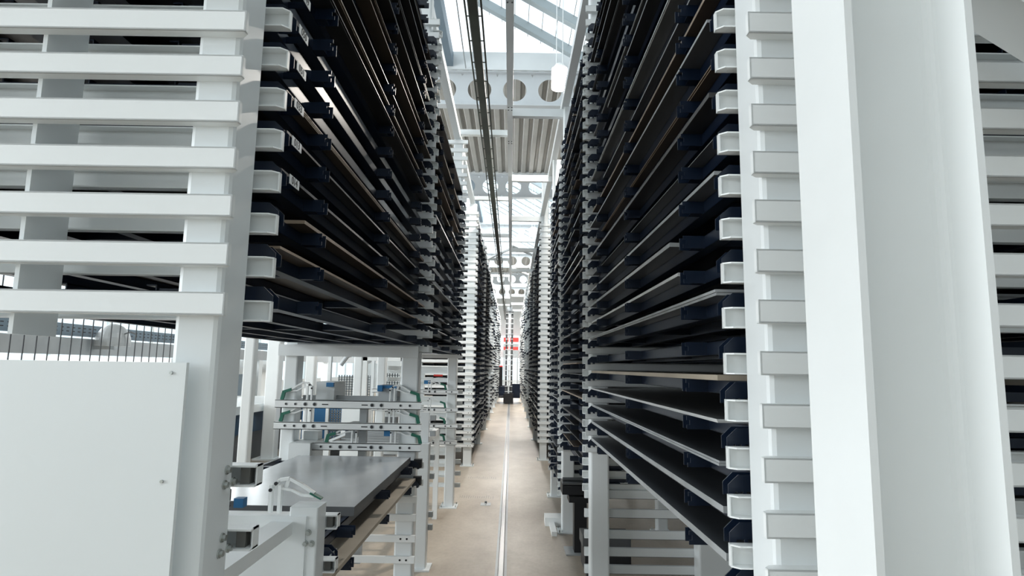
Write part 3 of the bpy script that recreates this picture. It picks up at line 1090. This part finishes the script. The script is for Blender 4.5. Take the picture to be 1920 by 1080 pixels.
gp = thing('guard_post', 'short white post with bolted plate and side beam beside the sheet table', 'guard post', (0, 0, 0))
MB().box(-.843, -.732, 2.45, 2.56, 0, 1.354, WHITE, .006).build('post', gp)
MB().box(-1.35, -.775, 2.445, 2.47, 0, 1.322, WHITE).build('plate', gp)
MB().prism([(1.80, 1.255), (2.445, 1.255), (2.445, 1.302), (1.80, 1.302)], -.91, -.825, 'x', WHITE2).build('side_beam', gp)
MB().box(-.745, -.741, 2.443, 2.445, 1, 1.01, WHITE).build('weld', gp)
for z in (1.262, 1.222, 1.075):
    for x in ((-.765,) if z != 1.222 else (-.775, -.75)):
        MB().cyl((x, 2.446, z), (x, 2.450, z), .012, ZINC, 12).cyl((x, 2.438, z), (x, 2.446, z), .008, ZINC, 6).build('bolt', gp)
latch(gp, -.935, 2.50, 1.322, 1.25, 1, False)
MB().bar((-.78, 2.50, 1.40), (-.735, 2.50, 1.378), .03, .006, GREEN).build('latch_tip', gp)
sb = thing('blue_sensor', 'small blue sensor with a black cable beside the nearest left post', 'sensor', (-.865, 2.0, 1.45))
MB().box(0, .03, 0, .03, 0, .028, BLUE).build('body', sb)
MB().tube([(-.005, .01, .014), (-.02, .01, .0), (-.035, .01, -.06), (-.05, .01, -.13)], .0025, BLACK, 6).cyl((-.018, .01, .02), (-.018, .01, .055), .004, BLACK, 6).build('cable', sb)
MB().box(-.03, .002, .004, .018, .006, .018, GREYD).build('bracket', sb)
for i, (z0, z1) in enumerate(((1.245, 1.30), (1.078, 1.128))):
    o = channel_stub('station_rail', None, .69, 1.5, 2.565, z0, z1)
    tag(o, 'white rail stub with dark rubber on the short guard post, %s one' % ('upper', 'lower')[i], 'rail')

# trays of the station with the big plate on top
for i, (z, kind, th, ya, yb, lab) in enumerate(((1.108, 'top', .044, .55, 2.28, 'thick brushed steel plate lying on the top tray of the loading station'),
                                                (.965, 'beige', .02, .0, 2.32, 'beige-edged sheets on the lower tray of the loading station'))):
    L = 2.44
    parts = cassette_parts(-1, L, True)
    root = thing('storage_tray', 'navy tray of the loading station, %s' % ('under the brushed plate' if i == 0 else 'below the one with the brushed plate'), 'storage tray', (-.70, 2.62, z))
    link('tray_frame', parts['tray_frame'], root)
    for me in parts['end_plate']:
        link('end_plate', me, root)
    for ty in parts['tab'][1]:
        link('tab', parts['tab'][0], root, (0, ty, 0))
    if i == 0:
        number_label('707', root, -1, -.015 - .012, .0, -.012, .10, .034)
    s = sheet_stack_mb(-1, L, kind, th, .068 if i == 0 else .03, ya, yb, 1 if i == 0 else 1, .94)
    tag(s.build('steel_plate' if i == 0 else 'sheet_stack', None, (-.70, 2.62, z)), lab, 'sheet metal')

# rails and stubs under the station at the second frame
for i, (z0, z1, hl) in enumerate(((.20, .25, 0), (.36, .41, 1), (.52, .57, 1), (.68, .73, 0), (.82, .87, 0))):
    o = MB().box(-1.75, -.735, 5.06, 5.09, z0, z1, WHITE2)
    if hl:
        for x in (-.80, -.85):
            o.disc((x, 5.06, (z0 + z1) / 2), .008, (0, -1, 0), BLACK, 10, .002)
    tag(o.build('lower_rail'), 'white cross rail low on the second left post, %s' % ordinal(i), 'rail', 'low cross rails at the second left post')
for i, z in enumerate((1.135, 1.0)):
    o = MB(-1).box(.69, 1.2, 5.075, 5.095, z - .05, z, WHITE2).box(.70, .76, 5.02, 5.075, z - .035, z + .03, BLACK)
    tag(o.build('tray_support'), 'black tray support on the second left post, %s' % ('upper', 'lower')[i], 'support')
gp2 = thing('guard_post', 'white square post at aisle edge just beyond the second left frame', 'guard post', (0, 0, 0))
MB().box(-.90, -.775, 6.05, 6.18, 0, 1.16, WHITE, .006).build('post', gp2)
MB().box(-.94, -.73, 6.0, 6.23, 0, .015, WHITE).build('base_plate', gp2)
for z in (1.42, 1.27, 1.04, .86, .50, .38):
    MB(-1).box(.735, .79, 6.18, 6.23, z - .05, z, GREYM).build('rail_stub', gp2)
MB().box(-.88, -.80, 6.18, 6.22, 1.16, 1.45, WHITE).build('stub_bracket', gp2)

# second station at the third frame
st2 = thing('loading_station', 'white loading station at the third left frame with four drilled bars', 'loading station', (0, 0, 0))
for z in (1.585, 1.34, 1.125, .90):
    holed_bar(st2, -1.9, -.715, 8.52, z - .05, z)
    latch(st2, -1.13, 8.56, z, 1.35, 1)
for z in (1.86, 1.74, 1.48, 1.24, 1.02, .72, .56, .42):
    MB().box(-1.9, -.80, 8.9, 8.94, z - .06, z, WHITE).build('rear_rail', st2)
for x in (-1.35,):
    MB().box(x, x + .1, 8.95, 9.05, 0, 1.9, WHITE).build('rear_strut', st2)
MB().box(-1.2, -1.12, 8.6, 8.66, 1.66, 1.71, BLUE).build('sensor', st2)
MB().box(-1.05, -.93, 8.45, 8.5, 1.77, 1.795, RED).build('red_mark', st2)

# ------------------------------------------------------------------ drive units under right rack
root = thing('drive_unit', 'black drive unit on a stand beside the third right post', 'drive unit', (.62, 6.6, 0))
MB().box(-.06, .5, 0, .3, .60, .69, BLACK).build('motor', root)
MB().box(-.06, .5, .0, .25, .70, .72, GREYD).cyl((-.05, .1, .74), (.5, .1, .74), .02, GREYD, 8).build('top_rail', root)
MB().box(.07, .20, .05, .2, .012, .52, BLACK).box(.01, .27, .0, .25, .52, .58, BLACK).build('stand', root)
MB().box(-.02, .28, -.02, .28, 0, .012, GREYM).build('foot', root)
root = thing('drive_motor', 'dark gear motor low behind the second right post', 'drive unit', (.62, 5.3, 0))
MB().box(.02, .4, 0, .3, .24, .42, BLACK).build('motor', root)
MB().box(0, .4, .0, .25, .44, .53, GREYD).box(.02, .4, .02, .2, .42, .44, GREYM).build('gearbox', root)
MB().box(.05, .15, .1, .2, 0, .24, BLACK).build('stand', root)
tag(MB().box(.45, .72, 7.75, 8.0, 0, .10, WHITE2).box(.50, .56, 7.3, 7.75, 0, .05, WHITE2).build('kerb_block'), 'white floor block at foot of the third right post', 'block')

# ------------------------------------------------------------------ far left side of the hall
root = thing('platform_beam', 'long grey beam with perforated cable tray along the left side of the hall', 'beam', (-7.2, 0, 0))
MB().box(-.1, .1, 3, 34, 2.0, 2.27, GREYM).build('beam', root)
mb = MB().box(.0, .03, 3, 34, 2.33, 2.50, STEELBLUE).box(-.15, .03, 3, 34, 2.31, 2.33, STEELBLUE)
y = 3.0
while y < 20:
    for z in (2.37, 2.43):
        mb.box(.03, .032, y, y + .06, z, z + .015, BLACK)
    y += .13
mb.build('cable_tray', root)
for y in (4, 17.5, 24, 30):
    MB().box(-.12, .12, y - .12, y + .12, 0, 2.0, WHITE).build('support', root)
mb = MB().cyl((-6.8, 10.5, 2.16), (-6.8, 10.5, 2.22), .27, GREYM, 24)
for j in range(6):
    a0, a1 = PI / 2 * j / 6, PI / 2 * (j + 1) / 6
    mb.cyl((-6.8, 10.5, 2.22 + .32 * math.sin(a0)), (-6.8, 10.5, 2.22 + .32 * math.sin(a1)), .27 * math.cos(a0), GREYM, 24, max(.27 * math.cos(a1), .01))
mb.box(-7.1, -6.8, 10.45, 10.55, 2.10, 2.16, GREYM)
mb.tube([(-6.6, 10.45, 2.36), (-6.45, 10.4, 2.40), (-6.35, 10.4, 2.36), (-6.36, 10.4, 2.28)], .012, GREYD, 6)
tag(mb.build('dome_unit'), 'grey domed unit on the long beam behind the wire mesh fence', 'machine')
for i, (x, y, w_) in enumerate(((-4.85, 12.7, .26), (-3.55, 11.0, .16), (-3.0, 12.2, .16), (-3.5, 8.3, .14))):
    r_ = thing('hall_column', ('wide white hall column left of the station', 'slim white hall column behind the station rear post', 'round-edged white hall column behind the drilled bars',
                               'slim white upright left of the station cabinet')[i], 'column', (x, y, 0))
    MB().box(-w_ / 2, w_ / 2, -w_ / 2, w_ / 2, 0, 2.9 if i else 7.4, WHITE2, .02).build('shaft', r_)
    MB().box(-w_ / 2 - .12, w_ / 2 + .12, -w_ / 2 - .1, w_ / 2 + .1, 0, .03, WHITE2).build('base_plate', r_)
root = thing('machine_bed', 'long low machine bed with dark blue side left of the station', 'machine', (-6.0, 10.5, 0))
MB().box(-.85, .85, -.9, 5, .55, .95, mat('deep_blue_paint', (.02, .06, .11), .5)).build('side_panel', root)
MB().box(-.95, .95, -1.0, 5.1, .95, 1.10, WHITE).build('table_top', root)
MB().box(-.8, .8, -.7, 4.9, 0, .55, GREYD).build('base', root)
root = thing('machine_housing', 'white machine housing with windows in the left part of the hall', 'machine', (-9.2, 16, 0))
MB().box(-1.5, 1.5, -2, 4, 0, 2.0, WHITE2).build('housing', root)
MB().box(1.5, 1.52, -1.2, 0, 1.0, 1.6, STEELBLUE).box(1.5, 1.52, .6, 2.2, 1.0, 1.6, STEELBLUE).box(-1.1, 1.1, -2.02, -2, 1.1, 1.6, STEELBLUE).build('window_pane', root)
root = thing('blue_container', 'bright blue container behind the mesh guard under the station bars', 'container', (-3.95, 13.2, 0))
MB().box(-.45, .45, 0, .8, .25, 1.05, BLUE).build('body', root)
MB().box(-.49, .49, -.04, .84, 1.05, 1.11, BLUE).build('rim', root)
MB().box(-.42, .42, .03, .77, 0, .25, GREYD).build('pallet', root)
MESHG = mat('guard_mesh_grey', (0.22, 0.24, 0.25), .5)
root = thing('guard_fence', 'dark grey mesh guard fence behind the loading station', 'fence', (0, 0, 0))
mb = MB()
for xa, xb, y, z0, z1 in ((-3.75, -2.95, 12.9, .2, 1.0), (-3.6, -2.9, 12.95, 1.1, 1.7), (-2.7, -2.2, 12.9, .2, 1.75)):
    x = xa
    while x < xb:
        mb.box(x, x + .028, y, y + .01, z0, z1, MESHG)
        x += .055
    z = z0
    while z < z1:
        mb.box(xa, xb, y, y + .01, z, z + .014, MESHG)
        z += .05
mb.build('mesh', root)
for x in (-3.8, -2.9, -2.75, -2.15):
    MB().box(x, x + .06, 12.85, 12.95, 0, 2.1, WHITE2).build('fence_post', root)
root = thing('process_cabinet', 'white equipment frame with cabinets beyond the second left frame', 'machine', (-2.9, 9.8, 0))
MB().box(.55, .62, 0, .07, 0, 2.1, WHITE2).box(1.15, 1.22, 0, .07, 0, 2.1, WHITE2).box(.55, 1.22, 0, .07, 1.98, 2.05, WHITE2).build('frame', root)
MB().box(.2, .55, .2, .8, .0, 1.35, WHITE).box(.75, 1.1, .1, .6, .5, 1.2, GREYD).build('cabinet', root)
MB().tube([(.15, .2, 1.9), (.25, .2, 2.05), (.4, .2, 2.1), (.55, .2, 2.05), (.62, .2, 1.95)], .035, GREYM, 8).build('hose', root)
root = thing('roller_table', 'low white conveyor frame between the loading stations', 'conveyor', (-1.4, 6.4, 0))
MB().box(-.5, .5, 0, .06, 1.05, 1.12, WHITE2).box(-.5, .5, 1.6, 1.66, 1.05, 1.12, WHITE2).box(-.5, -.44, 0, 1.66, 1.05, 1.12, WHITE2).box(.44, .5, 0, 1.66, 1.05, 1.12, WHITE2).build('frame', root)
for x in (-.47, .47):
    for y in (.03, 1.63):
        MB().box(x - .03, x + .03, y - .03, y + .03, 0, 1.05, WHITE2).build('leg', root)
for j in range(6):
    MB().cyl((-.44, .2 + j * .25, 1.09), (.44, .2 + j * .25, 1.09), .025, GREYM, 10).build('roller', root)
tag(MB().box(8.84, 8.9, 10.9, 11.5, 6.35, 6.45, REDGLOW).build('signal_light'), 'small red signal light on the right wall, glimpsed between rails', 'signal light')
